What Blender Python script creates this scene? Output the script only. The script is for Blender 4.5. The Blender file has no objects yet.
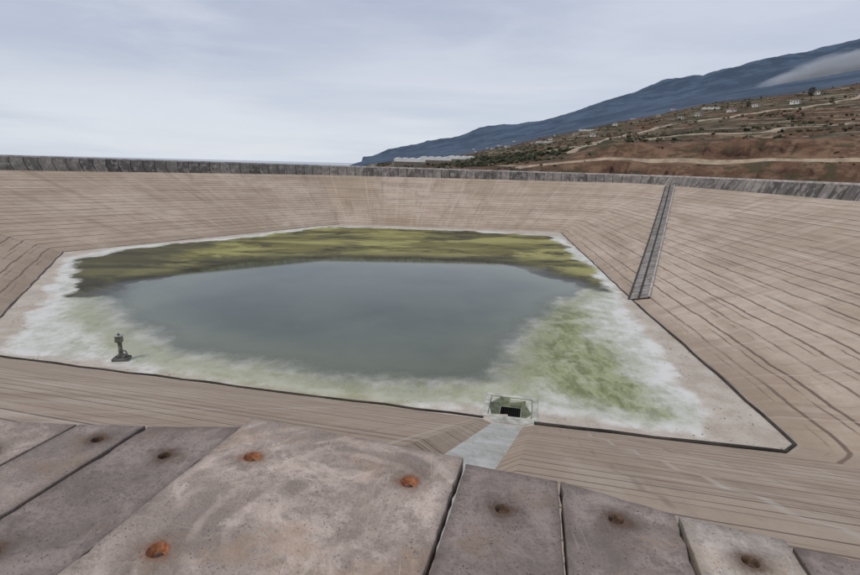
import bpy, bmesh, math, random
import numpy as np
from mathutils import Vector, Matrix, noise as mn
random.seed(7); rng=np.random.default_rng(7)
scene=bpy.context.scene
scene.view_settings.view_transform='Standard'
scene.view_settings.look='None'
scene.view_settings.exposure=0
FZ=-13.4; RZ=-2.4

# ---------------------------------------------------------------- node helpers
class NT:
    def __init__(s,name):
        s.m=bpy.data.materials.new(name); s.m.use_nodes=True
        s.t=s.m.node_tree; s.t.nodes.clear()
        s.out=s.t.nodes.new('ShaderNodeOutputMaterial')
        s._p=None
    def n(s,t,**k):
        nd=s.t.nodes.new(t)
        for a,b in k.items(): setattr(nd,a,b)
        return nd
    def put(s,sock,v):
        if v is None: return
        if isinstance(v,bpy.types.NodeSocket): s.t.links.new(v,sock)
        else:
            if isinstance(v,(tuple,list)) and len(v)==3 and sock.type=='RGBA': v=(*v,1)
            sock.default_value=v
    def m_(s,op,a,b=None,c=None,clamp=False):
        nd=s.n('ShaderNodeMath',operation=op,use_clamp=clamp)
        s.put(nd.inputs[0],a); s.put(nd.inputs[1],b)
        if c is not None: s.put(nd.inputs[2],c)
        return nd.outputs[0]
    def v_(s,op,a,b=None):
        nd=s.n('ShaderNodeVectorMath',operation=op)
        s.put(nd.inputs[0],a); s.put(nd.inputs[1],b)
        return nd.outputs[1] if op in('DISTANCE','LENGTH') else nd.outputs[0]
    def mix(s,f,a,b,blend='MIX'):
        nd=s.n('ShaderNodeMix',data_type='RGBA',blend_type=blend)
        s.put(nd.inputs[0],f); s.put(nd.inputs[6],a); s.put(nd.inputs[7],b)
        return nd.outputs[2]
    def ss(s,x,a,b,lo=0.0,hi=1.0):
        nd=s.n('ShaderNodeMapRange',interpolation_type='SMOOTHSTEP')
        s.put(nd.inputs[0],x); nd.inputs[1].default_value=a; nd.inputs[2].default_value=b
        nd.inputs[3].default_value=lo; nd.inputs[4].default_value=hi
        return nd.outputs[0]
    def pos(s):
        if s._p is None: s._p=s.n('ShaderNodeNewGeometry').outputs['Position']
        return s._p
    def uv(s): return s.n('ShaderNodeUVMap').outputs[0]
    def mapv(s,v,sc,loc=(0,0,0),rot=(0,0,0)):
        nd=s.n('ShaderNodeMapping'); s.put(nd.inputs[0],v)
        nd.inputs['Scale'].default_value=sc; nd.inputs['Location'].default_value=loc; nd.inputs['Rotation'].default_value=rot
        return nd.outputs[0]
    def noise(s,scale,detail=4,rough=.55,v=None,dist=0):
        nd=s.n('ShaderNodeTexNoise'); s.put(nd.inputs['Vector'],v if v is not None else s.pos())
        nd.inputs['Scale'].default_value=scale; nd.inputs['Detail'].default_value=detail
        nd.inputs['Roughness'].default_value=rough; nd.inputs['Distortion'].default_value=dist
        return nd.outputs[0]
    def attr(s,nm):
        return s.n('ShaderNodeAttribute',attribute_name=nm).outputs['Fac']
    def sep(s,v):
        nd=s.n('ShaderNodeSeparateXYZ'); s.put(nd.inputs[0],v); return nd.outputs
    def bump(s,h,strength=.3,dist=.02):
        nd=s.n('ShaderNodeBump'); nd.inputs['Strength'].default_value=strength; nd.inputs['Distance'].default_value=dist
        s.put(nd.inputs['Height'],h); return nd.outputs[0]
    def bsdf(s,col,rough=.85,normal=None,spec=.3,link=True):
        b=s.n('ShaderNodeBsdfPrincipled'); s.put(b.inputs['Base Color'],col); s.put(b.inputs['Roughness'],rough)
        b.inputs['Specular IOR Level'].default_value=spec
        if normal is not None: s.put(b.inputs['Normal'],normal)
        if link: s.t.links.new(b.outputs[0],s.out.inputs[0])
        return b
    def line(s,x,period,width,soft=0.5):
        f=s.m_('PINGPONG',x,period/2)
        return s.ss(f,width/2*(1-soft),width/2*(1+soft),1,0)

def simple(name,col,rough=.8,var=.25,scale=3,spec=.3):
    n=NT(name); a=n.noise(scale,5,.6)
    c=n.mix(n.ss(a,.3,.7),tuple(x*(1-var) for x in col),tuple(min(1,x*(1+var)) for x in col))
    n.bsdf(c,rough,None,spec); return n.m

def mkobj(name,verts,faces,mats,mi=None,uvs=None,smooth=False,parent=None):
    me=bpy.data.meshes.new(name); me.from_pydata([tuple(map(float,v)) for v in verts],[],[tuple(f) for f in faces])
    for m in mats: me.materials.append(m)
    if mi is not None: me.polygons.foreach_set('material_index',np.array(mi,dtype=np.int32))
    if uvs is not None:
        l=me.uv_layers.new(name='UVMap'); l.data.foreach_set('uv',np.array(uvs,dtype=np.float32).ravel())
    if smooth: me.polygons.foreach_set('use_smooth',[True]*len(me.polygons))
    me.update()
    o=bpy.data.objects.new(name,me); scene.collection.objects.link(o)
    if parent: o.parent=parent
    return o

class MB:
    def __init__(s): s.v=[];s.f=[];s.mi=[]
    def add(s,vs,fs,m=0):
        b=len(s.v); s.v+= [tuple(v) for v in vs]; s.f+=[tuple(b+i for i in f) for f in fs]; s.mi+=[m]*len(fs)
    def box(s,c,size,m=0,rot=0,taper=1.0):
        cx,cy,cz=c; sx,sy,sz=[a/2 for a in size]; vs=[]
        cr,sr=math.cos(rot),math.sin(rot)
        for dz,tp in((-sz,1),(sz,taper)):
            for dx,dy in((-sx,-sy),(sx,-sy),(sx,sy),(-sx,sy)):
                x,y=dx*tp,dy*tp; vs.append((cx+x*cr-y*sr,cy+x*sr+y*cr,cz+dz))
        s.add(vs,[(3,2,1,0),(4,5,6,7),(0,1,5,4),(1,2,6,5),(2,3,7,6),(3,0,4,7)],m)
    def lathe(s,c,prof,n=24,m=0,cap=False):
        vs=[];fs=[]
        for r,z in prof:
            for i in range(n):
                a=2*math.pi*i/n; vs.append((c[0]+r*math.cos(a),c[1]+r*math.sin(a),c[2]+z))
        for j in range(len(prof)-1):
            for i in range(n):
                k=(i+1)%n; fs.append((j*n+i,j*n+k,(j+1)*n+k,(j+1)*n+i))
        if cap: fs.append(tuple((len(prof)-1)*n+i for i in range(n)))
        s.add(vs,fs,m)
    def tube(s,pts,r,n=8,m=0):
        vs=[];fs=[];P=[Vector(p) for p in pts]
        for j,p in enumerate(P):
            d=(P[min(j+1,len(P)-1)]-P[max(j-1,0)]).normalized()
            up=Vector((0,0,1)) if abs(d.z)<.9 else Vector((1,0,0))
            a=d.cross(up).normalized(); b=a.cross(d)
            for i in range(n):
                t=2*math.pi*i/n; vs.append(p+a*math.cos(t)*r+b*math.sin(t)*r)
        for j in range(len(P)-1):
            for i in range(n):
                k=(i+1)%n; fs.append((j*n+i,j*n+k,(j+1)*n+k,(j+1)*n+i))
        fs.append(tuple(range(n))[::-1]); fs.append(tuple((len(P)-1)*n+i for i in range(n)))
        s.add(vs,fs,m)
    def obj(s,name,mats,**k): return mkobj(name,s.v,s.f,mats,s.mi,**k)

def sdist(P,poly):
    poly=np.array(poly,float); n=len(poly); d=np.full(len(P),1e9); ins=np.zeros(len(P),bool)
    for i in range(n):
        a=poly[i]; b=poly[(i+1)%n]; e=b-a; w=P-a
        t=np.clip((w@e)/(e@e),0,1); q=w-t[:,None]*e; d=np.minimum(d,np.hypot(q[:,0],q[:,1]))
        c=((a[1]>P[:,1])!=(b[1]>P[:,1]))
        with np.errstate(divide='ignore',invalid='ignore'):
            xi=(b[0]-a[0])*(P[:,1]-a[1])/(b[1]-a[1])+a[0]
        ins^= c&(P[:,0]<xi)
    return np.where(ins,d,-d)

def offset(poly,d):
    n=len(poly); out=[]
    for i in range(n):
        p=Vector(poly[i]); a=Vector(poly[i-1]); b=Vector(poly[(i+1)%n])
        e1=(p-a).normalized(); e2=(b-p).normalized()
        n1=Vector((-e1.y,e1.x)); n2=Vector((-e2.y,e2.x))
        m=(n1+n2).normalized(); out.append(tuple(p+m*d/max(.5,m.dot(n1))))
    return out

# ---------------------------------------------------------------- basin outline
def ty(x): return 24.8-.2126*(x-20)
def ry(x): return 2.95-.25*x
TOE=[(-57.8,78.9),(-22.4,125),(29.4,120.7),(30.2,120.2),(30.3,119),(23.7,56),(22.4,40.5),(21.2,27.6),(21.0,26.1),(19.8,25.2),
     (6.4,ty(6.4)),(5.8,ty(5.8)),(4.0,ty(4.0)),(3.4,ty(3.4)),(-35.5,36.6)]
RIM=[(-112,90),(-31.4,146),(50,147),(57,143.5),(61,137),(66,62),(66,32),(64,0),(63,-9),(58,ry(58)),
     (.0,ry(.0)),(-.95,ry(-.95)),(-3.1,ry(-3.1)),(-4.1,ry(-4.1)),(-67,19.7)]
drop_t=[0]*15; drop_r=[0]*15
drop_t[11]=drop_t[12]=.15; drop_r[11]=drop_r[12]=.85
drop_r[0]=-.5; drop_r[1]=-.05; drop_r[14]=-.3
N=len(TOE)

def lining_mat():
    n=NT('lining'); uv=n.uv(); u,v,_=n.sep(uv)
    big=n.noise(.05,6,.65); med=n.noise(.6,6,.65); fine=n.noise(9,4,.6)
    stre=n.noise(1,5,.65,v=n.mapv(uv,(1.2,.08,1)))
    band=n.noise(1,6,.65,v=n.mapv(uv,(.05,.35,1),(2,6,0)),dist=.4)
    down=n.noise(1,6,.7,v=n.mapv(uv,(.5,.05,1),(8,2,0)),dist=.3)
    base=n.mix(n.ss(big,.38,.62),(.40,.312,.232),(.52,.425,.335))
    base=n.mix(n.m_('MULTIPLY',n.ss(band,.48,.62),.5),base,(.29,.21,.148))
    base=n.mix(n.m_('MULTIPLY',n.ss(med,.40,.7),.5),base,(.36,.272,.20))
    base=n.mix(n.m_('MULTIPLY',n.ss(stre,.48,.7),.35),base,(.55,.47,.38))
    base=n.mix(n.m_('MULTIPLY',n.ss(down,.52,.66),.42),base,(.24,.175,.128))
    base=n.mix(n.m_('MULTIPLY',n.ss(fine,.4,.8),.25),base,(.24,.175,.125))
    wob=n.m_('MULTIPLY',n.m_('SUBTRACT',n.noise(.25,4),.5),.40)
    vv=n.m_('ADD',v,wob)
    br=n.ss(n.noise(1,5,.7,v=n.mapv(uv,(.06,.8,1))),.36,.52)
    l1=n.m_('MULTIPLY',n.line(vv,1.15,.12),br)
    br2=n.ss(n.noise(1,5,.7,v=n.mapv(uv,(.12,1.3,1),(3,9,0))),.47,.60)
    l1b=n.m_('MULTIPLY',n.line(n.m_('ADD',vv,.37),1.15,.08),br2)
    lb=n.ss(n.noise(.12,4),.36,.56,.35,1)
    l2=n.m_('MULTIPLY',n.m_('MULTIPLY',n.line(n.m_('ADD',v,n.m_('MULTIPLY',wob,.3)),6.6,.15),.45),lb)
    l3=n.m_('MULTIPLY',n.m_('MULTIPLY',n.line(n.m_('ADD',u,n.m_('MULTIPLY',wob,.4)),6.0,.12),.34),lb)
    l4=n.m_('MULTIPLY',n.line(n.m_('ADD',u,1.7),3.0,.07),n.ss(n.noise(.3,3),.4,.6))
    c=n.mix(n.m_('MULTIPLY',l1,.85),base,(.115,.08,.058))
    c=n.mix(n.m_('MULTIPLY',l1b,.7),c,(.125,.09,.068))
    c=n.mix(n.m_('MULTIPLY',l4,.45),c,(.19,.145,.11))
    c=n.mix(l2,c,(.62,.57,.49)); c=n.mix(l3,c,(.62,.57,.49))
    st=n.ss(n.m_('ADD',v,n.m_('MULTIPLY',n.noise(.4,4),2.5)),1.2,3.2,1,0)
    c=n.mix(n.m_('MULTIPLY',st,.45),c,(.27,.205,.148))
    run=n.ss(n.noise(1,3,.6,v=n.mapv(uv,(.9,.03,1),(5,2,0))),.62,.75)
    c=n.mix(n.m_('MULTIPLY',run,.3),c,(.60,.56,.50))
    bh=n.m_('SUBTRACT',fine,n.m_('MULTIPLY',n.m_('ADD',l1,l1b),1.5))
    n.bsdf(c,.8,n.bump(bh,.5,.04),.25); return n.m

def conc_pale():
    n=NT('pale_concrete'); a=n.noise(.8,5,.6); b=n.noise(12,4,.6); s_=n.noise(1,4,.6,v=n.mapv(n.pos(),(3,.3,1),(0,0,0),(0,0,-.21)))
    c=n.mix(n.ss(a,.35,.7),(.40,.395,.35),(.56,.55,.51)); c=n.mix(n.m_('MULTIPLY',n.ss(b,.45,.7),.35),c,(.25,.25,.2))
    c=n.mix(n.m_('MULTIPLY',n.ss(s_,.5,.7),.5),c,(.31,.28,.21))
    n.bsdf(c,.8,n.bump(b,.3,.02)); return n.m
M_line=lining_mat(); M_pale=conc_pale()

def slope_pt(i,s,t):
    j=(i+1)%N
    A=Vector((*TOE[i],FZ-drop_t[i])); B=Vector((*TOE[j],FZ-drop_t[j])); C=Vector((*RIM[i],RZ-drop_r[i])); D=Vector((*RIM[j],RZ-drop_r[j]))
    return A.lerp(B,s).lerp(C.lerp(D,s),t)
verts=[];faces=[];mi=[];uvs=[];u0=0
for i in range(N):
    j=(i+1)%N
    L=math.dist(TOE[i],TOE[j]); LR=math.dist(RIM[i],RIM[j]); Lm=max(L,.25*LR)
    ns=max(1,int(L/8)); nt=10
    b=len(verts)
    for a in range(ns+1):
        for k in range(nt+1): verts.append(tuple(slope_pt(i,a/ns,k/nt)))
    for a in range(ns):
        for k in range(nt):
            q=[(a,k),(a+1,k),(a+1,k+1),(a,k+1)]
            faces.append([b+x*(nt+1)+y for x,y in q][::-1])
            mi.append(1 if i==11 else 0)
            uvs+=[(u0+x/ns*Lm,y/nt*27) for x,y in q][::-1]
    u0+=Lm
mkobj('reservoir_lining',verts,faces,[M_line,M_pale],mi,uvs)

# ---------------------------------------------------------------- rim wall
def rim_mat():
    n=NT('rim_panels'); uv=n.uv(); u,v,_=n.sep(uv)
    cell=n.m_('FLOOR',n.m_('DIVIDE',u,2.4))
    wn=n.n('ShaderNodeTexWhiteNoise',noise_dimensions='1D'); n.put(wn.inputs['W'],cell); r=wn.outputs[0]
    a=n.noise(.9,6,.7); b=n.noise(1,5,.65,v=n.mapv(uv,(3,.5,1)))
    c=n.mix(r,(.075,.07,.065),(.20,.18,.165))
    c=n.mix(n.m_('MULTIPLY',n.ss(a,.48,.62),.6),c,(.36,.33,.30))
    c=n.mix(n.m_('MULTIPLY',n.ss(b,.50,.66),.65),c,(.04,.038,.033))
    g=n.ss(n.noise(.12,4,.65),.48,.6); c=n.mix(n.m_('MULTIPLY',g,.4),c,(.32,.29,.26))
    c=n.mix(n.m_('MULTIPLY',n.line(u,2.4,.16),.85),c,(.02,.02,.02))
    n.bsdf(c,.9,None,.2); return n.m
M_rim=rim_mat(); M_kerb=simple('kerb_concrete',(.40,.375,.35),.85,.35,.7)
M_path=simple('rim_path',(.34,.32,.29),.9,.2,1.5)
prof=[(.02,-3.6),(.0,RZ+.02),(1.15,-.42),(1.17,-.12),(1.2,-.1),(3.4,-.1),(3.45,-.3),(6.5,-2.2),(8,-3.2)]
TOPZ=[1.45,.45,.1,.1,.15,.45,.3]+[0]*7+[.5]
BASEZ=[-d for d in drop_r]; BASEZ[11]=BASEZ[12]=0
rings=[]
for k,(o_,z) in enumerate(prof):
    rings.append([(x,y,z+((BASEZ[i] if k<2 else TOPZ[i]) if k<7 else 0)) for i,(x,y) in enumerate(offset(RIM,o_))])
verts=[];faces=[];mi=[];uvs=[]
for k in range(len(prof)-1):
    u0=0; vv=k*1.2
    for i in range(N):
        j=(i+1)%N; L=math.dist(RIM[i],RIM[j]); b=len(verts)
        verts+=[rings[k][i],rings[k][j],rings[k+1][j],rings[k+1][i]]
        faces.append((b+3,b+2,b+1,b)); mi.append(0 if k<2 else (1 if k<4 else 2))
        uvs+=[(u0,vv+1.2),(u0+L,vv+1.2),(u0+L,vv),(u0,vv)]
        u0+=L
mkobj('rim_wall',verts,faces,[M_rim,M_kerb,M_path],mi,uvs)

# ---------------------------------------------------------------- floor
WATER=[(-36,55),(-36,59),(-32,67),(-27,75),(-16,80),(-2,81),(11,79),(14,74),(20,63),(15,57),(11,48),(8,42),(6,36),(5,33.5),(0,32.8),(-5,33),(-11,35),(-17,36.5),(-22,39),(-31,47)]
OLIVE=[(-39,53),(-51,72),(-49,84),(-38,97),(-24,119),(9,118),(26,113),(25,82),(21.5,63),(11,72),(5,60),(-20,60),(-34,52)]
GREEN=[(9,42),(7,33),(9,30),(16,28),(16,35),(16,46),(18,53),(12,56)]
WET=[(-33,37.3),(-41,53),(-54,74),(-52,84),(-40,97),(-26,120),(10,119.5),(28,113),(26.5,76),(22.4,58),(20.7,47),(18.8,37),(17.8,29.5),(15.8,27.2),(8,29.0),(3,29.6),(-13,32.6)]
SUMP=Vector((5.35,30.0)); sa=math.radians(-12)
TP=[TOE[i] for i in range(N)]
h=.5
xs=np.arange(-60,33,h); ys=np.arange(23,128,h)
X,Y=np.meshgrid(xs,ys); P=np.stack([X.ravel(),Y.ravel()],1)
sd=sdist(P,TP)
nx=len(xs); Z=np.full(len(P),FZ)
cs,sn=math.cos(-sa),math.sin(-sa)
lx=(P[:,0]-SUMP.x)*cs-(P[:,1]-SUMP.y)*sn; lyy=(P[:,0]-SUMP.x)*sn+(P[:,1]-SUMP.y)*cs
Z[np.maximum(abs(lx),abs(lyy))<.95]-=1.6
idx=np.arange(len(P)).reshape(len(ys),nx)
F=np.stack([idx[:-1,:-1],idx[:-1,1:],idx[1:,1:],idx[1:,:-1]],-1).reshape(-1,4)
F=F[(sd[F].max(1)>-1.0)]
used=np.unique(F); re=-np.ones(len(P),int); re[used]=np.arange(len(used)); F=re[F]
Pu=P[used]

def floor_mat():
    n=NT('floor'); dw=n.attr('dw');do=n.attr('do');dg=n.attr('dg');de=n.attr('de')
    px,py,_=n.sep(n.pos())
    def wob(sc,amp,det=5): return n.m_('MULTIPLY',n.m_('SUBTRACT',n.noise(sc,det,.65),.5),amp)
    a=n.noise(.5,6,.65); f=n.noise(5,5,.65); g=n.noise(18,3,.6)
    dry=n.mix(n.ss(a,.35,.65),(.43,.37,.30),(.54,.48,.405))
    dry=n.mix(n.m_('MULTIPLY',n.ss(f,.52,.68),.5),dry,(.26,.195,.135))
    dry=n.mix(n.m_('MULTIPLY',n.ss(g,.60,.68),.5),dry,(.12,.09,.06))
    st=n.noise(1,7,.7,v=n.mapv(n.pos(),(.45,.18,1)),dist=.6)
    chalk=n.mix(n.ss(st,.38,.60),(.62,.615,.56),(.46,.46,.375))
    chalk=n.mix(n.m_('MULTIPLY',n.ss(n.noise(1.1,7,.72),.52,.66),.5),chalk,(.29,.315,.13))
    chalk=n.mix(n.m_('MULTIPLY',n.ss(n.noise(.6,6,.7,v=n.mapv(n.pos(),(1,1,1),(9,3,0))),.46,.62),.65),chalk,(.70,.69,.64))
    chalk=n.mix(n.m_('MULTIPLY',n.ss(f,.54,.66),.35),chalk,(.26,.25,.15))
    e=n.ss(n.m_('ADD',de,wob(.22,4,5)),-.5,.9)
    c=n.mix(e,dry,chalk)
    fr=n.m_('ADD',de,wob(.22,4,5)); fr=n.m_('MULTIPLY',n.ss(fr,-.6,.2),n.ss(fr,.5,2.4,1,0))
    c=n.mix(n.m_('MULTIPLY',n.m_('MULTIPLY',fr,n.ss(n.noise(.35,5,.7),.38,.6)),.7),c,(.74,.73,.69))
    sh=n.m_('ADD',dw,wob(.45,5,7)); sh=n.m_('MULTIPLY',n.ss(sh,-4.0,-2.0),n.ss(sh,-1.0,1.5,1,0))
    c=n.mix(n.m_('MULTIPLY',sh,.5),c,(.25,.27,.10))
    fib=n.noise(1,7,.70,v=n.mapv(n.pos(),(1.3,.55,1),(0,0,0),(0,0,.5)),dist=.6)
    gc=n.mix(n.ss(fib,.36,.62),(.145,.165,.045),(.33,.36,.18)); gc=n.mix(n.m_('MULTIPLY',n.ss(f,.5,.66),.45),gc,(.08,.095,.03))
    gc=n.mix(n.m_('MULTIPLY',n.ss(n.noise(.3,6,.7,v=n.mapv(n.pos(),(1,1,1),(31,3,0))),.50,.66),.8),gc,(.46,.47,.36))
    gm=n.m_('MULTIPLY',n.ss(n.m_('ADD',dg,wob(.3,7,7)),-1.5,2.4),.92)
    c=n.mix(gm,c,gc)
    ol=n.noise(1,8,.72,v=n.mapv(n.pos(),(.07,.13,1)),dist=.7)
    oc=n.mix(n.ss(ol,.40,.56),(.038,.032,.011),(.165,.145,.035))
    oc=n.mix(n.m_('MULTIPLY',n.ss(n.noise(1,7,.72,v=n.mapv(n.pos(),(.05,.12,1),(4,7,0)),dist=.6),.46,.58),.9),oc,(.36,.335,.105))
    oc=n.mix(n.m_('MULTIPLY',n.ss(f,.5,.7),.4),oc,(.03,.03,.012))
    oc=n.mix(n.m_('MULTIPLY',n.ss(n.m_('ADD',px,wob(.1,14)),-36,-42),.7),oc,(.045,.04,.018))
    oc=n.mix(n.m_('MULTIPLY',n.ss(n.m_('ADD',dw,wob(.15,8)),-9,-1),.75),oc,(.032,.030,.014))
    om=n.ss(n.m_('ADD',do,wob(.12,12,7)),-.7,.7)
    c=n.mix(om,c,oc)
    rough=n.m_('SUBTRACT',.85,n.m_('MULTIPLY',e,.25))
    n.bsdf(c,rough,n.bump(n.m_('ADD',f,g),.35,.03),.3); return n.m
def setattrs(o,Pu):
    for nm,pl in(('dw',WATER),('do',OLIVE),('dg',GREEN),('de',WET)):
        at=o.data.attributes.new(nm,'FLOAT','POINT'); at.data.foreach_set('value',sdist(Pu,pl).astype(np.float32))
    at=o.data.attributes.new('ds','FLOAT','POINT'); at.data.foreach_set('value',np.hypot(Pu[:,0]-SUMP.x,Pu[:,1]-SUMP.y).astype(np.float32))
o=mkobj('reservoir_floor',np.column_stack([Pu,Z[used]]),F,[floor_mat()]); setattrs(o,Pu)

def water_mat():
    n=NT('water'); dw=n.attr('dw'); ds=n.attr('ds')
    w=n.m_('ADD',dw,n.m_('MULTIPLY',n.m_('SUBTRACT',n.noise(.22,7,.68),.5),6))
    col=n.mix(n.ss(n.noise(.06,5,.6),.38,.62),(.056,.070,.044),(.084,.100,.066))
    col=n.mix(n.ss(w,2,8,.5,0),col,(.15,.17,.095))
    b=n.bsdf(col,.03,n.bump(n.noise(1.6,4,.5,v=n.mapv(n.pos(),(1,2.2,1))),.035,.02),.5,link=False)
    tr=n.n('ShaderNodeBsdfTransparent'); mx=n.n('ShaderNodeMixShader')
    f1=n.ss(w,-.9,3.2,0,.97); f2=n.ss(w,-.5,.6,0,.98)
    far=n.ss(n.sep(n.pos())[1],50,64)
    fac=n.m_('ADD',n.m_('MULTIPLY',f1,n.m_('SUBTRACT',1,far)),n.m_('MULTIPLY',f2,far))
    sf=n.ss(ds,2.9,4.6); fac=n.m_('MULTIPLY',fac,sf)
    n.put(mx.inputs[0],fac); n.t.links.new(tr.outputs[0],mx.inputs[1]); n.t.links.new(b.outputs[0],mx.inputs[2])
    gl=n.n('ShaderNodeBsdfGlossy'); gl.inputs['Roughness'].default_value=.05
    fr=n.n('ShaderNodeFresnel'); fr.inputs[0].default_value=1.33
    wetm=n.m_('MULTIPLY',fr.outputs[0],n.ss(w,-4.0,-.5,0,.7)); wetm=n.m_('MULTIPLY',wetm,n.m_('SUBTRACT',1,fac)); wetm=n.m_('MULTIPLY',wetm,sf)
    m2=n.n('ShaderNodeMixShader'); n.put(m2.inputs[0],wetm); n.t.links.new(mx.outputs[0],m2.inputs[1]); n.t.links.new(gl.outputs[0],m2.inputs[2])
    n.t.links.new(m2.outputs[0],n.out.inputs[0]); return n.m
dwv=sdist(P,WATER)
okv=(dwv>-8)&(sd>1.2)&(np.maximum(abs(lx),abs(lyy))>2.2)
F2=np.stack([idx[:-1,:-1],idx[:-1,1:],idx[1:,1:],idx[1:,:-1]],-1).reshape(-1,4)
F2=F2[okv[F2].all(1)]; used=np.unique(F2); re[:]=-1; re[used]=np.arange(len(used)); F2=re[F2]
o=mkobj('pond_water',np.column_stack([P[used],np.full(len(used),FZ+.04)]),F2,[water_mat()],smooth=True); setattrs(o,P[used])

M_black=simple('black_pipe',(.04,.034,.028),.7,.6,.8)
M_gut=simple('toe_joint',(.13,.10,.075),.8,.6,.6)
mb=MB()
toe_in=offset(TOE,-.15)
def seg(pts,r):
    out=[]
    for a,b in zip(pts[:-1],pts[1:]):
        L=math.dist(a,b); k=max(1,int(L/2))
        for q in range(k):
            t=q/k; out.append((a[0]+(b[0]-a[0])*t+random.uniform(-.07,.07),a[1]+(b[1]-a[1])*t+random.uniform(-.07,.07),FZ+r*random.uniform(.1,.8)))
    out.append((*pts[-1],FZ+r*.6)); return out
mb.tube(seg([toe_in[5],toe_in[6],toe_in[7],toe_in[8],toe_in[9],toe_in[10]],.11),.11,8)
mb.tube(seg([toe_in[13],toe_in[14]],.08),.08,8)
mb.tube(seg([toe_in[14],toe_in[0]],.09),.09,8,1)
mb.tube(seg([toe_in[0],toe_in[1]],.05),.05,8,1)
mb.tube(seg([toe_in[4],toe_in[5]],.08),.08,8)
mb.obj('perimeter_pipe',[M_black,M_gut],smooth=True)

bm=bmesh.new(); bmesh.ops.create_icosphere(bm,subdivisions=1,radius=1); iv=[v.co.copy() for v in bm.verts]; iff=[[v.index for v in f.verts] for f in bm.faces]; bm.free()
mb=MB(); c_=0
P2=np.column_stack([rng.uniform(-45,30,9000),rng.uniform(24,75,9000)])
s1=sdist(P2,TP); s2=sdist(P2,WET)
for (x,y),a_,b_ in zip(P2,s1,s2):
    if a_>.3 and b_<.3 and c_<260 and math.hypot(x-SUMP.x,y-SUMP.y)>2.6:
        if mn.noise(Vector((x/3,y/3,0)))<.05: continue
        s_=random.uniform(.012,.05)
        mb.add([(x+v.x*s_*random.uniform(.6,1.5),y+v.y*s_*random.uniform(.6,1.5),FZ+.3*s_+v.z*s_*.55) for v in iv],iff,random.choice([0,1,1])); c_+=1
mb.obj('debris',[simple('debris_dark',(.09,.07,.05),.9,.4,5),simple('debris_brown',(.19,.14,.10),.9,.4,5)])

# ---------------------------------------------------------------- sump
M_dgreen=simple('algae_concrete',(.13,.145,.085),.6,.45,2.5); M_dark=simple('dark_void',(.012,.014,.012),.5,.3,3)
M_pg=simple('pale_green_concrete',(.44,.43,.37),.75,.35,2.0)
mb=MB()
def ring4(hw,z): return [(SUMP.x+a*hw*math.cos(sa)-b*hw*math.sin(sa),SUMP.y+a*hw*math.sin(sa)+b*hw*math.cos(sa),FZ+z) for a,b in((-1,-1),(1,-1),(1,1),(-1,1))]
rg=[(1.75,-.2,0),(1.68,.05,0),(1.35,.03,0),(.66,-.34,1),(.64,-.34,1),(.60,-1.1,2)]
for k in range(len(rg)-1):
    A=ring4(rg[k][0],rg[k][1]);B=ring4(rg[k+1][0],rg[k+1][1])
    for i in range(4):
        j=(i+1)%4; mb.add([A[i],A[j],B[j],B[i]],[(0,1,2,3)],[0,0,1,3,2][k])
mb.add(ring4(.62,-1.1),[(0,1,2,3)],2)
for k in range(-4,5):
    a=k*.13
    p=[(SUMP.x+a*math.cos(sa)-b*math.sin(sa),SUMP.y+a*math.sin(sa)+b*math.cos(sa),FZ-.42) for b in(-.63,.63)]
    mb.tube(p,.014,6,2)
mb.add([(4.05,ty(4.05)-.2,FZ+.025),(5.75,ty(5.75)-.2,FZ+.025),(6.9,28.2,FZ+.025),(3.6,28.9,FZ+.025)],[(0,1,2,3)],0)
mb.obj('drain_sump',[M_pg,M_dgreen,M_dark,M_pale])

# ---------------------------------------------------------------- intake tower
M_twr=simple('tower_concrete',(.14,.14,.125),.8,.5,3); M_tg=simple('tower_green_paint',(.15,.165,.12),.5,.4,3); M_tl=simple('tower_lid',(.33,.34,.30),.6,.3,3)
mb=MB()
mb.box((0,0,.10),(1.1,.85,.2),0,.2); mb.box((0,0,.29),(.62,.55,.18),0,.2)
mb.lathe((0,0,.38),[(.21,0),(.21,.08),(.155,.1),(.14,.96),(.15,.98),(.20,1.0),(.20,1.06)],16,0,True)
mb.box((-.03,0,1.66),(.46,.42,.44),1,.2,.92); mb.box((-.03,0,1.91),(.54,.50,.06),2,.2)
mb.lathe((-.03,0,1.94),[(.09,0),(.09,.12),(.03,.16)],12,0,True)
mb.tube([(.16,0,.75),(.40,-.05,.72),(.56,-.1,.4),(.60,-.1,.1)],.06,10,0)
for sx,sy in((-.42,-.32),(.42,-.32),(.42,.32),(-.42,.32)): mb.lathe((sx,sy,.2),[(.04,0),(.04,.06)],6,0,True)
o=mb.obj('intake_tower',[M_twr,M_tg,M_tl]); o.location=(-23.1,36.1,FZ)

# ---------------------------------------------------------------- access stairs
n=NT('stair_concrete'); a=n.noise(.7,6,.7); c=n.mix(n.ss(a,.38,.62),(.17,.15,.135),(.34,.31,.28)); c=n.mix(n.m_('MULTIPLY',n.ss(n.noise(3,4,.6),.5,.65),.4),c,(.10,.085,.075)); n.bsdf(c,.9); M_st=n.m
M_rise=simple('stair_riser',(.20,.18,.16),.9,.3,2); M_edge=simple('stair_kerb',(.40,.37,.335),.85,.35,1); M_ctr=simple('stair_channel',(.055,.05,.045),.9,.3,2)
mb=MB(); NS=90
L0=Vector((24.0,57.0)); L1=Vector((61.15,134.6)); Ld=(L1-L0)
def sline(t):
    A=slope_pt(4,0,t); B=slope_pt(4,1,t); E=B-A
    num=-((A.x-L0.x)*Ld.y-(A.y-L0.y)*Ld.x); den=E.x*Ld.y-E.y*Ld.x
    s=max(0.005,min(.995,num/den)); return A+E*s, s
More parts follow.
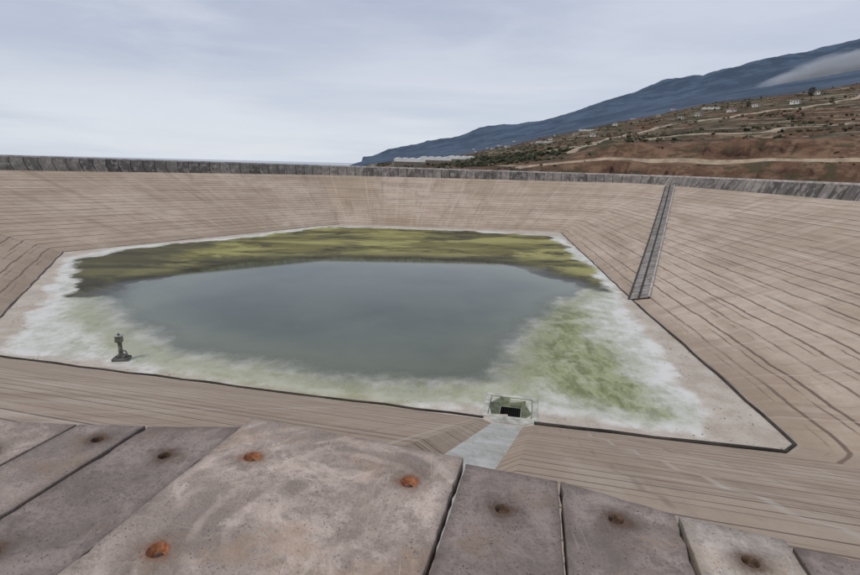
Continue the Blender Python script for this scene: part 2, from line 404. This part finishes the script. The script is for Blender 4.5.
def strip(t,off,up):
    p,s=sline(t); d=(sline(min(1,t+.01))[0]-sline(max(0,t-.01))[0]).normalized()
    ta=slope_pt(4,min(1,s+.01),t)-slope_pt(4,s-.005,t); tb=slope_pt(4,s,min(1,t+.01))-slope_pt(4,s,t-.01)
    nrm=ta.cross(tb).normalized()
    if nrm.z<0: nrm=-nrm
    side=d.cross(nrm).normalized()
    return p+side*off+nrm*up
Wd=1.0
for k in range(NS):
    t0,t1=.012+k/NS*.985,.012+(k+1)/NS*.985
    for o0,o1,m_,dz in((-Wd,-.14,0,0),(-.14,.14,3,-.06),(.14,Wd,0,0)):
        mb.add([strip(t0,o0,.20+dz),strip(t0,o1,.20+dz),strip(t1,o1,.16+dz),strip(t1,o0,.16+dz)],[(0,1,2,3)],m_)
        mb.add([strip(t1,o0,.16+dz),strip(t1,o1,.16+dz),strip(t1,o1,.20+dz),strip(t1,o0,.20+dz)],[(0,1,2,3)],m_ if m_==3 else 1)
NK=24
for sgn in(-1,1):
    for k in range(NK):
        t0,t1=.012+k/NK*.985,.012+(k+1)/NK*.985
        a=[strip(t0,sgn*Wd,-.1),strip(t0,sgn*Wd,.28),strip(t0,sgn*(Wd+.2),.28),strip(t0,sgn*(Wd+.22),-.1)]
        b=[strip(t1,sgn*Wd,-.1),strip(t1,sgn*Wd,.28),strip(t1,sgn*(Wd+.2),.28),strip(t1,sgn*(Wd+.22),-.1)]
        mb.add(a+b,[(0,1,5,4),(1,2,6,5),(2,3,7,6)],2 if sgn>0 else 3)
mb.obj('access_stairs',[M_st,M_rise,M_edge,M_ctr])

# ---------------------------------------------------------------- foreground slabs
def slab_mat(holes,base,rusty,seed,poly):
    n=NT('slab'); p=n.pos(); n._p=n.mapv(p,(1,1,1),(seed*3.1,seed*1.7,0))
    a=n.noise(1.5,7,.65); b=n.noise(6,7,.7); c3=n.noise(70,4,.65); m2=n.noise(20,6,.7)
    d1=tuple(x*.66 for x in base); d2=tuple(x*1.2 for x in base)
    c=n.mix(n.ss(a,.38,.60),d1,d2)
    c=n.mix(n.m_('MULTIPLY',n.ss(b,.50,.60),.55),c,tuple(x*.52 for x in base))
    c=n.mix(n.m_('MULTIPLY',n.ss(m2,.52,.64),.45),c,tuple(x*.58 for x in base))
    c=n.mix(n.m_('MULTIPLY',n.ss(c3,.5,.66),.55),c,tuple(x*.45 for x in base))
    wv=n.n('ShaderNodeTexWave',wave_type='RINGS',rings_direction='Z')
    n.put(wv.inputs[0],n.mapv(p,(1,1,1),(.45,-2.0,0))); wv.inputs['Scale'].default_value=2.0; wv.inputs['Distortion'].default_value=5.0; wv.inputs['Detail'].default_value=5
    sw=n.m_('MULTIPLY',n.ss(wv.outputs['Fac'],.55,1),n.ss(n.noise(2.3,4),.40,.6))
    c=n.mix(n.m_('MULTIPLY',sw,.42 if rusty else .10),c,tuple(min(.8,x*1.5) for x in base))
    ef=n.ss(n.noise(2.4,9,.75,dist=1.4),.50,.62)
    c=n.mix(n.m_('MULTIPLY',ef,.6 if rusty else .38),c,tuple(min(.75,x*1.55) for x in base))
    dk=n.ss(n.noise(1.3,8,.75,v=n.mapv(n._p,(1,1,1),(17,5,0)),dist=.8),.50,.62)
    c=n.mix(n.m_('MULTIPLY',dk,.5),c,(base[0]*.48,base[1]*.46,base[2]*.44))
    tn=n.ss(n.noise(1.9,6,.7,v=n.mapv(n._p,(1,1,1),(50,0,0))),.52,.66)
    c=n.mix(n.m_('MULTIPLY',tn,.5),c,(base[0]*.95,base[1]*.80,base[2]*.62))
    sc=n.ss(n.noise(1,2,.5,v=n.mapv(n._p,(60,2.0,1),(0,0,0),(0,0,.7)),dist=.2),.66,.72)
    c=n.mix(n.m_('MULTIPLY',sc,.25),c,tuple(min(.8,x*1.7) for x in base))
    vo=n.n('ShaderNodeTexVoronoi'); n.put(vo.inputs['Vector'],n._p); vo.inputs['Scale'].default_value=46
    pit=n.m_('MULTIPLY',n.ss(vo.outputs['Distance'],.06,.2,1,0),n.ss(n.noise(7,3),.48,.58))
    c=n.mix(n.m_('MULTIPLY',pit,.8),c,tuple(x*.25 for x in base))
    for hx,hy in holes:
        d=n.v_('DISTANCE',p,(hx,hy,0.0)); d=n.m_('ADD',d,n.m_('MULTIPLY',n.m_('SUBTRACT',n.noise(9,6,.75),.5),.16))
        c=n.mix(n.m_('MULTIPLY',n.ss(d,.03,.17,1,0),.55),c,(.15,.10,.07) if rusty else (.07,.05,.036))
        c=n.mix(n.m_('MULTIPLY',n.ss(d,.035,.08,1,0),.7),c,(.22,.09,.04) if rusty else (.12,.07,.045))
    for i in range(len(poly)):
        A_=Vector(poly[i]);B_=Vector(poly[(i+1)%len(poly)]); e=(B_-A_).normalized(); nn_=Vector((-e.y,e.x))
        px,py,_=n.sep(p)
        dd=n.m_('ABSOLUTE',n.m_('ADD',n.m_('MULTIPLY',px,nn_.x),n.m_('SUBTRACT',n.m_('MULTIPLY',py,nn_.y),A_.dot(nn_))))
        dd=n.m_('ADD',dd,n.m_('MULTIPLY',n.m_('SUBTRACT',b,.5),.16))
        c=n.mix(n.m_('MULTIPLY',n.ss(dd,-.01,.065,1,0),.5),c,tuple(x*.40 for x in base))
    hgt=n.m_('SUBTRACT',n.m_('ADD',n.m_('MULTIPLY',m2,1.2),n.m_('MULTIPLY',c3,.6)),pit)
    n.bsdf(c,.85,n.bump(hgt,.7,.014),.25); return n.m
def rust_mat(nm,c1,c2):
    n=NT(nm); c=n.mix(n.ss(n.noise(45,5,.65),.35,.65),c1,c2); n.bsdf(c,.9,n.bump(n.noise(80,3),.5,.004)); return n.m
M_r1=rust_mat('rust_orange',(.22,.08,.035),(.40,.18,.085)); M_r2=rust_mat('rust_brown',(.06,.04,.028),(.15,.095,.06)); M_steel=rust_mat('bolt_steel',(.04,.03,.025),(.11,.08,.06))
M_cut=simple('hole_concrete',(.12,.09,.07),.9,.3,20)

def make_slab(name,poly,top,th,holes,base,rusty,seed):
    pts=[]
    for i in range(len(poly)):
        a=poly[i];b=poly[(i+1)%len(poly)]; L=math.dist(a,b); k=max(1,int(L/.05))
        dx,dy=(b[0]-a[0])/L,(b[1]-a[1])/L
        for q in range(k):
            t=q/k; s_=a[0]+(b[0]-a[0])*t,a[1]+(b[1]-a[1])*t
            jn=-abs(.008*mn.noise(Vector((s_[0]*11,s_[1]*11,seed))))-.003*random.random() if q else -.003
            if random.random()<.06: jn-=.009
            pts.append((s_[0]-dy*jn,s_[1]+dx*jn))
    bm=bmesh.new(); vs=[bm.verts.new((x,y,top)) for x,y in pts]; f=bm.faces.new(vs)
    f.normal_update()
    if f.normal.z<0: bmesh.ops.reverse_faces(bm,faces=[f])
    r=bmesh.ops.extrude_face_region(bm,geom=[f])
    for v in r['geom']:
        if isinstance(v,bmesh.types.BMVert): v.co.z-=th
    bmesh.ops.recalc_face_normals(bm,faces=bm.faces)
    me=bpy.data.meshes.new(name); bm.to_mesh(me); bm.free()
    o=bpy.data.objects.new(name,me); scene.collection.objects.link(o)
    me.materials.append(slab_mat(holes,base,rusty,seed,poly))
    bev=o.modifiers.new('b','BEVEL'); bev.width=.006; bev.segments=2; bev.limit_method='ANGLE'; bev.angle_limit=math.radians(50)
    cut=[]
    for hx,hy in holes:
        c=MB(); c.lathe((hx,hy,top),[(.0005,-.045),(.03,-.045),(.046 if rusty else .036,.0),(.05 if rusty else .04,.02),(.0005,.02)],28)
        co=c.obj('cut',[M_cut]); bmm=bmesh.new(); bmm.from_mesh(co.data); bmesh.ops.remove_doubles(bmm,verts=bmm.verts,dist=.0015); bmesh.ops.recalc_face_normals(bmm,faces=bmm.faces); bmm.to_mesh(co.data); bmm.free()
        bo=o.modifiers.new('h','BOOLEAN'); bo.object=co; bo.operation='DIFFERENCE'; bo.solver='EXACT'; cut.append(co)
    if cut:
        bpy.context.view_layer.update()
        dg=bpy.context.evaluated_depsgraph_get(); nm=bpy.data.meshes.new_from_object(o.evaluated_get(dg)); o.modifiers.clear(); o.data=nm
        for co in cut: bpy.data.objects.remove(co)
    for k,(hx,hy) in enumerate(holes):
        b=MB()
        b.lathe((hx,hy,top),[(.0455 if rusty else .0355,-.0015),(.040 if rusty else .031,-.010),(.028,-.030),(.020,-.036),(.0165,-.036)],28,0)
        b.lathe((hx,hy,top),[(.0165,-.040),(.0165,-.026),(.013,-.023),(.001,-.022)],6 if not rusty else 12,1)
        q=b.obj('bolt_recess_%d'%(k+1),[M_r1 if rusty else M_r2,M_steel],smooth=False); q.parent=o
    return o
pk=(.43,.35,.295); gr=(.27,.22,.192); gr2=(.31,.255,.222); wt=(.46,.40,.345)
slabs=[
 ([(-1.10,2.95),(.215,2.55),(-.57,-.6),(-1.985,-.6)],.012,[(-1.1,1.80),(-.95,2.50),(-.08,2.31)],pk,True),
 ([(.222,2.52),(.70,2.38),(.125,-.6),(-.563,-.6)],-.005,[(.375,2.14)],gr,False),
 ([(.712,2.375),(1.20,2.13),(.605,-.6),(.135,-.6)],0.0,[(.90,2.08)],gr2,False),
 ([(1.212,2.12),(1.62,1.97),(1.085,-.6),(.615,-.6)],.004,[(1.38,1.83)],wt,False),
 ([(1.632,1.94),(2.2,1.78),(1.60,-.6),(1.095,-.6)],-.006,[(1.9,1.6)],gr,False),
 ([(2.22,1.78),(2.8,1.62),(2.2,-.6),(1.62,-.6)],0,[(2.4,1.3)],gr2,False),
 ([(-1.70,2.83),(-1.125,2.86),(-2.0,-.6),(-2.53,-.6)],-.006,[(-1.44,2.52),(-1.78,1.78)],gr,False),
 ([(-2.12,2.83),(-1.712,2.83),(-2.54,-.6),(-2.98,-.6)],-.002,[(-1.9,2.66)],gr2,False),
 ([(-2.7,2.86),(-2.132,2.83),(-3.0,-.6),(-3.5,-.6)],-.004,[(-2.4,2.5)],pk,False),
 ([(-3.3,2.95),(-2.72,2.86),(-3.52,-.6),(-4.1,-.6)],0,[(-2.95,2.5)],gr2,False),
]
for i,(pl,tp,ho,ba,ru) in enumerate(slabs): make_slab('concrete_slab',pl,tp,.095,ho,ba,ru,i+1)

# ---------------------------------------------------------------- terrain
def interp(a,keys): return np.interp(a,[k[0] for k in keys],[k[1] for k in keys])
KN=[(-180,-.06),(-30,-.06),(-12,-.03),(-7,-.006),(-3,.003),(1,.009),(7.4,.032),(17.6,.073),(26.4,.105),(32.6,.117),(38,.128),(60,.14),(120,.08),(180,-.06)]
KM=[(-180,-.06),(-30,-.06),(-12,-.03),(-8.5,-.004),(-3.3,.0225),(7.4,.07),(17.4,.111),(26.1,.148),(32.3,.173),(37.6,.188),(60,.2),(120,.12),(180,-.06)]
outer=offset(RIM,7.5)
Cc=Vector((0,62))
angs=np.concatenate([np.arange(-180,-20,3),np.arange(-20,62,.16),np.arange(62,180,3)])
def raypoly(a):
    d=Vector((math.sin(a),math.cos(a))); best=0
    for i in range(len(outer)):
        A=Vector(outer[i])-Cc; B=Vector(outer[(i+1)%len(outer)])-Cc; e=B-A
        den=d.x*e.y-d.y*e.x
        if abs(den)<1e-9: continue
        t=(A.x*e.y-A.y*e.x)/den; u=(A.x*d.y-A.y*d.x)/den
        if t>0 and -1e-6<=u<=1+1e-6: best=max(best,t)
    return best
NR=160
tt=np.linspace(0,1,NR)
tv=[]
def height(x,y,d_edge):
    r=math.hypot(x,y); az=math.degrees(math.atan2(x,y))
    kn=float(interp(az,KN)); km=float(interp(az,KM))
    base=-3.0
    if r<900:
        t=max(0,(r-215)/685)
        zt=1.6+kn*900
        z=base+(zt-base)*t**1.05
    else:
        u=min(1,(r-900)/5100); su=u*u*(3-2*u)
        dip=.022*math.exp(-((r-1250)/300)**2)*(1 if kn>0.01 else max(0,kn/.01))*min(1,(r-900)/200)
        z=1.6+r*(kn+(km-kn)*su-dip)
        if r>6000: z-= (r-6000)*(.35+km)
    bw=max(0,min(1,(az-8)/10))
    if bw>0:
        # a cut face, a flat bench carrying a track, then a second face
        f0=226+9*mn.noise(Vector((x/30,y/30,3)))+4*mn.noise(Vector((x/8,y/8,3)))
        h1=5.5+2.0*mn.noise(Vector((x/40,y/40,1))); h2=5.0+5.0*mn.noise(Vector((x/38,y/38,11)))
        s1=max(0,min(1,(r-f0)/14)); s1=s1*s1*(3-2*s1)
        s2=max(0,min(1,(r-f0-28)/16)); s2=s2*s2*(3-2*s2)
        fade=max(0,1-max(0,r-f0-44)/190)
        z+=(h1*s1+h2*s2)*bw*fade
        rg_=min(1,4*s1*(1-s1)+4*s2*(1-s2))
        z+=(1.6*mn.noise(Vector((x/5,y/5,0)))+1.0*mn.noise(Vector((x/2,y/2,0))))*bw*rg_
    amp=min(1,d_edge/60)
    if r<1500:
        z+=amp*(3.0*mn.noise(Vector((x/60,y/60,0)))+.7*mn.noise(Vector((x/14,y/14,5))))*(1 if kn>0 else .5)
        if kn>0.003 and r>290:
            st=4.6; q=z/st+.5*mn.noise(Vector((x/90,y/90,8))); fl=math.floor(q); fr_=q-fl
            e=min(1,max(0,(fr_-.7)/.3)); z2=(fl+fr_*.3+ .7*e*e*(3-2*e)-.5*mn.noise(Vector((x/90,y/90,8))))*st
            k=.6+.4*mn.noise(Vector((x/110,y/110,30)))
            z=z*(1-k)+z2*k
    else:
        fz_=mn.fractal(Vector((x/900,y/900,2)),1.0,2.1,8)
        z+=min(1,(r-1500)/2500)*fz_*r*.016*(1 if km>0 else 0)
    if r>6000 or km<0: z=max(z,-340)
    return z
nA=len(angs)
for a in angs:
    ar=math.radians(a); r0=raypoly(ar)
    for t in tt:
        if t<.66: r=r0+(1000-r0)*(t/.66)**1.35
        else: r=1000*(11)**((t-.66)/.34)
        x=Cc.x+r*math.sin(ar); y=Cc.y+r*math.cos(ar)
        z=-2.9 if t==0 else height(x,y,r-r0)
        if t>0 and r-r0<12: z=-2.9+(z+2.9)*(r-r0)/12
        tv.append((x,y,z))
tf=[]
for i in range(nA):
    j=(i+1)%nA
    for k in range(NR-1): tf.append((i*NR+k,i*NR+k+1,j*NR+k+1,j*NR+k))
def terrain_mat():
    n=NT('hillside'); p=n.pos(); x,y,z=n.sep(p)
    nzz=n.sep(n.n('ShaderNodeNewGeometry').outputs['Normal'])[2]
    r=n.v_('LENGTH',p)
    med=n.noise(.05,6,.65); fi=n.noise(.3,5,.7)
    c=n.mix(n.ss(med,.38,.62),(.080,.062,.038),(.150,.115,.072))
    c=n.mix(n.ss(n.noise(.03,6,.7,v=n.mapv(p,(1,1,3),(40,9,0))),.50,.60),c,(.056,.058,.032))
    c=n.mix(n.m_('MULTIPLY',n.ss(n.noise(.012,6,.7,v=n.mapv(p,(1,1,4),(90,9,0))),.50,.58),.8),c,(.145,.075,.045))
    c=n.mix(n.m_('MULTIPLY',n.ss(n.noise(.025,6,.7,v=n.mapv(p,(1,1,5),(7,90,0))),.57,.64),.8),c,(.28,.225,.155))
    c=n.mix(n.m_('MULTIPLY',n.ss(fi,.48,.62),.75),c,(.030,.030,.017))
    wz=n.m_('ADD',z,n.m_('MULTIPLY',n.noise(.011,4),6))
    ln=n.m_('MULTIPLY',n.line(wz,4.6,.7),n.ss(n.noise(.02,5,.65),.48,.56))
    c=n.mix(n.m_('MULTIPLY',ln,.85),c,(.33,.275,.205))
    ln2=n.m_('MULTIPLY',n.line(n.m_('ADD',wz,1.3),4.6,1.0),n.ss(n.noise(.018,4,.6,v=n.mapv(p,(1,1,1),(70,0,0))),.42,.54))
    c=n.mix(n.m_('MULTIPLY',ln2,.8),c,(.032,.027,.019))
    rb=n.m_('MULTIPLY',n.ss(n.m_('ADD',r,n.m_('MULTIPLY',n.noise(.04,6,.7),90)),325,338,1,0),n.ss(r,170,200))
    rb=n.m_('MULTIPLY',rb,n.ss(n.m_('DIVIDE',x,n.m_('MAXIMUM',y,1)),.12,.30))
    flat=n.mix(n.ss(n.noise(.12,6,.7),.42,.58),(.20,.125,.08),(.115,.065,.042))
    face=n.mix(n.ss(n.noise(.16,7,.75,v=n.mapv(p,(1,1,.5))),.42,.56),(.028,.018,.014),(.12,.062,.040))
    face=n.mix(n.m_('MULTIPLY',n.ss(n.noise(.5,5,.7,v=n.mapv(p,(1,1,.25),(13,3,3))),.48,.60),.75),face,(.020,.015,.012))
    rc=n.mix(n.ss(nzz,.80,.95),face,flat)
    rc=n.mix(n.m_('MULTIPLY',n.ss(n.noise(.09,6,.7,v=n.mapv(p,(1,1,2),(30,3,3))),.52,.60),.85),rc,(.060,.055,.030))
    c=n.mix(rb,c,rc)
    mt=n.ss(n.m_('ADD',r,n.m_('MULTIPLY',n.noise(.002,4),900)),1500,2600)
    mc=n.mix(n.ss(n.noise(.0035,7,.7),.42,.58),(.050,.074,.110),(.085,.120,.172))  # distance haze on the mountain is painted in as a bluish base colour
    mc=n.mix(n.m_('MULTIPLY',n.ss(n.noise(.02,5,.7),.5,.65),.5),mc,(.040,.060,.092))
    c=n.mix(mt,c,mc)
    n.bsdf(c,.95,None,.1); return n.m
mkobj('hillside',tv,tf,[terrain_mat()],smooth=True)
from mathutils.bvhtree import BVHTree
bvh=BVHTree.FromPolygons([Vector(v) for v in tv],tf)
def ground(x,y):
    h=bvh.ray_cast(Vector((x,y,5000)),Vector((0,0,-1))); return h[0].z if h[0] else None
def polar(az,r): return r*math.sin(math.radians(az)),r*math.cos(math.radians(az))

M_road=simple('dirt',(.36,.29,.21),.95,.25,.3)
def road(keys,w):
    pts=[]
    for (a0,r0),(a1,r1) in zip(keys[:-1],keys[1:]):
        p0,p1=Vector(polar(a0,r0)),Vector(polar(a1,r1)); k=max(2,int((p1-p0).length/4))
        for q in range(k): pts.append(p0.lerp(p1,q/k))
    for _ in range(6):
        pts=[pts[0]]+[(pts[i-1]+pts[i]*2+pts[i+1])/4 for i in range(1,len(pts)-1)]+[pts[-1]]
    zs=[max(ground(p.x+a,p.y+b) for a,b in((0,0),(w/2,0),(-w/2,0),(0,w/2),(0,-w/2)))+.5 for p in pts]
    for _ in range(3): zs=[zs[0]]+[max(zs[i],(zs[i-1]+zs[i]*2+zs[i+1])/4) for i in range(1,len(zs)-1)]+[zs[-1]]
    V_=[];F_=[]
    for i,p in enumerate(pts):
        d=(pts[min(i+1,len(pts)-1)]-pts[max(i-1,0)]).normalized(); s_=Vector((-d.y,d.x))
        for o_,dz in((-w/2-1.6,-2.2),(-w/2,0),(w/2,0),(w/2+1.6,-2.2)): V_.append((p.x+s_.x*o_,p.y+s_.y*o_,zs[i]+dz))
    for i in range(len(pts)-1):
        for k in range(3): F_.append((i*4+k,i*4+k+1,i*4+k+5,i*4+k+4))
    mkobj('dirt_road',V_,F_,[M_road])
road([(9,252),(13,250),(18,249),(23,249),(27,253),(31,250),(36,247),(44,246)],5)
road([(10,420),(14,440),(19,520),(24,600),(30,610),(36,640),(42,700)],5)
road([(14,330),(20,345),(25,370),(30,375),(35,420),(42,470)],4.5)

n=NT('sea_water'); c=n.mix(n.ss(n.noise(.0006,5,.6),.35,.65),(.36,.41,.46),(.42,.47,.52)); n.bsdf(c,.35,None,.5)  # pale base colour carries the whitish horizon haze over the sea
mb=MB(); nn=96
vs=[(0,0,-320)]+[(90000*math.cos(2*math.pi*i/nn),90000*math.sin(2*math.pi*i/nn),-320) for i in range(nn)]
mb.add(vs,[(0,1+i,1+(i+1)%nn) for i in range(nn)]); mb.obj('sea',[n.m])

# ---------------------------------------------------------------- shrubs (one mass)
V=[];Fc=[];MI=[]
def clump(x,y,z,s,m):
    for q in range(3):
        ox,oy,oz=random.gauss(0,.5)*s,random.gauss(0,.5)*s,random.uniform(0,.5)*s; ss_=s*random.uniform(.45,.8); b=len(V)
        for v in iv:
            k=ss_*random.uniform(.6,1.25); V.append((x+ox+v.x*k,y+oy+v.y*k,z+oz+v.z*k*.8+ss_*.3))
        for f in iff: Fc.append([b+i for i in f]); MI.append(m)
cnt=0
while cnt<2500:
    az=random.uniform(-6,44); r=random.uniform(300,1150) if cnt%5 else random.uniform(180,330)
    x,y=polar(az,r)
    if mn.noise(Vector((x/70,y/70,4)))<.0 and random.random()<.85: continue
    if r<320 and az>10 and random.random()<.6: cnt+=1; continue
    z=ground(x,y)
    if z is None or r<175: cnt+=1; continue
    clump(x,y,z,random.uniform(.5,1.9) if r>300 else random.uniform(.3,1.0),random.choice([0,0,1,2,2,2])); cnt+=1
for k in range(220):
    az=random.gauss(7,3.8); r=random.uniform(330,470); x,y=polar(az,r); z=ground(x,y)
    clump(x,y,z,random.uniform(1.4,2.8),random.choice([0,0,1]))
M_s=[simple('foliage_a',(.034,.042,.02),.9,.4,.8),simple('foliage_b',(.055,.058,.028),.9,.4,.8),simple('foliage_c',(.085,.07,.042),.9,.4,.8)]
mkobj('shrubs',V,Fc,M_s,MI)

# ---------------------------------------------------------------- houses
M_wall=[simple('white_wall',(.62,.60,.56),.8,.1,.3),simple('cream_wall',(.48,.41,.33),.8,.1,.3)]
M_roof=[simple('tile_roof',(.20,.11,.08),.85,.25,1),simple('flat_roof',(.42,.40,.37),.85,.2,1)]
M_win=simple('window_glass',(.03,.035,.04),.2,.2,1); M_door=simple('door_wood',(.12,.06,.035),.7,.2,2)
def house(az,r,w=9,d=7,hh=3.2,st=1,kind=0,rot=None):
    x,y=polar(az,r); z=ground(x,y)
    e=bpy.data.objects.new('house',None); scene.collection.objects.link(e); e.location=(x,y,z-.6); e.rotation_euler[2]=rot if rot is not None else random.uniform(-.6,.6)-math.radians(az)
    H=hh*st+.8
    b=MB(); b.box((0,0,H/2),(w,d,H)); b.obj('walls',[M_wall[kind%2]],parent=e)
    b=MB()
    if kind<2:
        hw,hd=w/2+.4,d/2+.4
        b.add([(-hw,-hd,H+.002),(hw,-hd,H+.002),(hw,hd,H+.002),(-hw,hd,H+.002),(-hw+hd*.8,0,H+1.8),(hw-hd*.8,0,H+1.8)],[(3,2,1,0),(0,1,5,4),(1,2,5),(2,3,4,5),(3,0,4)])
        b.obj('roof',[M_roof[0]],parent=e)
    else:
        b.box((0,0,H+.2),(w+.3,d+.3,.4)); b.obj('roof',[M_roof[1]],parent=e)
    b=MB()
    for s_ in range(st):
        zc=.8+s_*hh+1.7
        for q in range(-1,2):
            if q==0 and s_==0: continue
            b.box((q*w*.3,-d/2-.02,zc),(1.1,.08,1.2)); b.box((q*w*.3,d/2+.02,zc),(1.1,.08,1.2))
        for q in(-1,1):
            b.box((-w/2-.02,q*d*.2,zc),(.08,1.1,1.2)); b.box((w/2+.02,q*d*.2,zc),(.08,1.1,1.2))
    b.obj('windows',[M_win],parent=e)
    b=MB(); b.box((0,-d/2-.02,.8+1.05),(1.1,.08,2.1)); b.obj('door',[M_door],parent=e)
for k in range(15):
    az=7+34*(k+random.uniform(.1,.9))/15; r=random.uniform(600,880)
    house(az,r,random.uniform(5,8.5),random.uniform(4.5,6),2.6,1,random.choice([0,2,2,3]))
for k in range(14):
    az=random.uniform(2,26); r=random.uniform(1400,2100)
    house(az,r,random.uniform(8,13),random.uniform(8,10),3.0,1,random.choice([0,2,2]))
house(39.0,800,9,7,2.8,1,2,-.5)

M_pl=simple('greenhouse_plastic',(.76,.76,.73),.6,.08,.2); M_fr=simple('greenhouse_side',(.50,.50,.46),.7,.2,.3); M_pli=simple('terrace_wall',(.20,.17,.14),.9,.3,1)
for az,r,w,d,zz,rz in((-2.6,400,22,16,2.2,.12),(.2,430,24,20,4.0,.1),(3.0,470,22,20,5.6,.15),(12.0,700,26,14,None,.2),(16,800,24,12,None,-.1),(27,760,20,9,None,.1)):
    x,y=polar(az,r); z=ground(x,y); z=max(z,zz) if zz else z; b=MB(); nb=4; bw=w/nb
    b.box((0,0,-2.5),(w+3,d+3,5),2)
    for q in range(nb):
        x0=-w/2+q*bw
        vs=[(x0,-d/2,0),(x0+bw,-d/2,0),(x0+bw,-d/2,2.2),(x0+bw/2,-d/2,3.0),(x0,-d/2,2.2)]; vs+=[(a,d/2,c_) for a,_,c_ in vs]
        b.add(vs,[(0,1,2,3,4),(9,8,7,6,5)],1 if zz is None else 0); b.add(vs,[(4,3,8,9),(3,2,7,8)],0)
        if q==0: b.add(vs,[(0,4,9,5)],1)
        if q==nb-1: b.add(vs,[(1,6,7,2)],1)
    o=b.obj('greenhouse',[M_pl,M_fr,M_pli]); o.location=(x,y,z); o.rotation_euler[2]=-math.radians(az)+rz

M_bark=simple('bark',(.09,.07,.05),.9,.3,4)
def tree(az,r,H,crown):
    x,y=polar(az,r); z=ground(x,y); b=MB()
    pts=[(0,0,-.5),(.05*H*.3,0,H*.25),(0.02*H,0.01*H,H*.5),(.03*H,0,H*.85)]
    for k in range(3):
        b.tube([pts[k],pts[k+1]],H*.028*(1-.25*k),8,0)
    for k in range(9):
        a=random.uniform(0,6.28); t=random.uniform(.35,.8)*H; L=crown*random.uniform(.5,.9)
        b.tube([(.02*H,0,t),(.02*H+math.cos(a)*L*.6,math.sin(a)*L*.6,t+L*.35),(.02*H+math.cos(a)*L,math.sin(a)*L,t+L*.55)],H*.009,5,0)
    for k in range(700):
        a=random.uniform(0,6.28); ph=random.uniform(-1,1); rr=crown*random.uniform(.35,1)*(.75+.35*mn.noise(Vector((math.cos(a)*1.5,math.sin(a)*1.5,ph*2+r))))
        cz=H*.68+ph*H*.3; cr=rr*math.sqrt(max(0,1-ph*ph*.8)); c=Vector((cr*math.cos(a),cr*math.sin(a),cz)); s_=H*.035*random.uniform(.6,1.4)
        d1=Vector([random.gauss(0,1) for _ in range(3)]).normalized(); d2=d1.orthogonal().normalized()
        b.add([c-d1*s_,c+d2*s_*.6,c+d1*s_,c-d2*s_*.6],[(0,1,2,3)],1 if random.random()<.6 else 2)
    o=b.obj('tree',[M_bark,M_s[0],M_s[1]]); o.location=(x,y,z)
tree(34.6,700,14,5.0); tree(36.1,600,8,3.4); tree(7.5,380,6,3.0); tree(9.2,390,5,3); tree(5.6,370,5,3); tree(20,450,6,3); tree(30,700,9,4)

# ---------------------------------------------------------------- smoke
n=NT('smoke_volume'); pv=n.n('ShaderNodeVolumePrincipled'); pv.inputs['Color'].default_value=(.90,.95,1,1)
tc=n.n('ShaderNodeTexCoord').outputs['Object']
ln=n.v_('LENGTH',tc); ns=n.noise(1,5,.65,v=n.mapv(tc,(2.6,1.8,2.0)),dist=1.0)
den=n.m_('MULTIPLY',n.ss(n.m_('SUBTRACT',n.m_('ADD',ns,.40),ln),-.02,.35),.030)
n.put(pv.inputs['Density'],den); n.t.links.new(pv.outputs[0],n.out.inputs[1])
try: n.m.cycles.volume_step_rate=3.0
except Exception: pass
mb=MB(); mb.lathe((0,0,0),[(math.sin(math.pi*k/12)+.001,-math.cos(math.pi*k/12)) for k in range(13)],24)
o=mb.obj('smoke',[n.m]); o.location=(1850,2380,458); o.scale=(480,190,88); o.rotation_euler=(0,-.24,0)

# ---------------------------------------------------------------- world, sun, camera
SE,SA=math.radians(52),math.radians(-125)
w=bpy.data.worlds.new('World'); scene.world=w; w.use_nodes=True; t=w.node_tree; t.nodes.clear()
N_=NT.__new__(NT); N_.t=t; N_._p=None
wo=t.nodes.new('ShaderNodeOutputWorld'); bg=t.nodes.new('ShaderNodeBackground'); bg.inputs[1].default_value=.1
sk=t.nodes.new('ShaderNodeTexSky'); sk.sky_type='NISHITA'; sk.sun_disc=False; sk.sun_elevation=SE; sk.sun_rotation=SA
tc=t.nodes.new('ShaderNodeTexCoord').outputs['Generated']
dz=N_.sep(tc)[2]
cl=N_.noise(1,6,.55,v=N_.mapv(tc,(1.0,1.0,6),(0,0,0),(0.0,.06,0)),dist=.25)
cl2=N_.noise(1,5,.5,v=N_.mapv(tc,(1.6,1.6,17),(4,1,2),(0,.03,0)),dist=.2)
cl3=N_.noise(1,5,.55,v=N_.mapv(tc,(3,3,13),(8,1,2),(0,-.05,0)),dist=.4)
hor=N_.ss(dz,-.02,.30)
low=N_.mix(N_.ss(cl2,.38,.62),(5.9,6.5,7.5),(7.5,7.9,8.5))
high=N_.mix(N_.ss(cl,.36,.64),(4.3,4.85,6.2),(5.8,6.2,7.4))
c=N_.mix(hor,low,high)
c=N_.mix(N_.m_('MULTIPLY',N_.ss(cl3,.48,.66),.45),c,(6.6,7.0,7.9))
c=N_.mix(.06,c,sk.outputs[0])
t.links.new(c,bg.inputs[0]); t.links.new(bg.outputs[0],wo.inputs[0])
sl=bpy.data.lights.new('sun','SUN'); sl.energy=1.5; sl.angle=math.radians(14); sl.color=(1,.93,.84)
so=bpy.data.objects.new('sun',sl); scene.collection.objects.link(so)
d=Vector((math.sin(SA)*math.cos(SE),math.cos(SA)*math.cos(SE),math.sin(SE)))
so.rotation_euler=d.to_track_quat('Z','Y').to_euler()
cam=bpy.data.cameras.new('camera'); cam.sensor_width=36; cam.lens=36*512/860; cam.clip_end=200000; cam.clip_start=.05
co=bpy.data.objects.new('camera',cam); scene.collection.objects.link(co)
co.matrix_world=Matrix.Translation((0,0,1.6))@Matrix.Rotation(math.radians(90-13.652),4,'X')@Matrix.Rotation(math.radians(1.5),4,'Z')
scene.camera=co
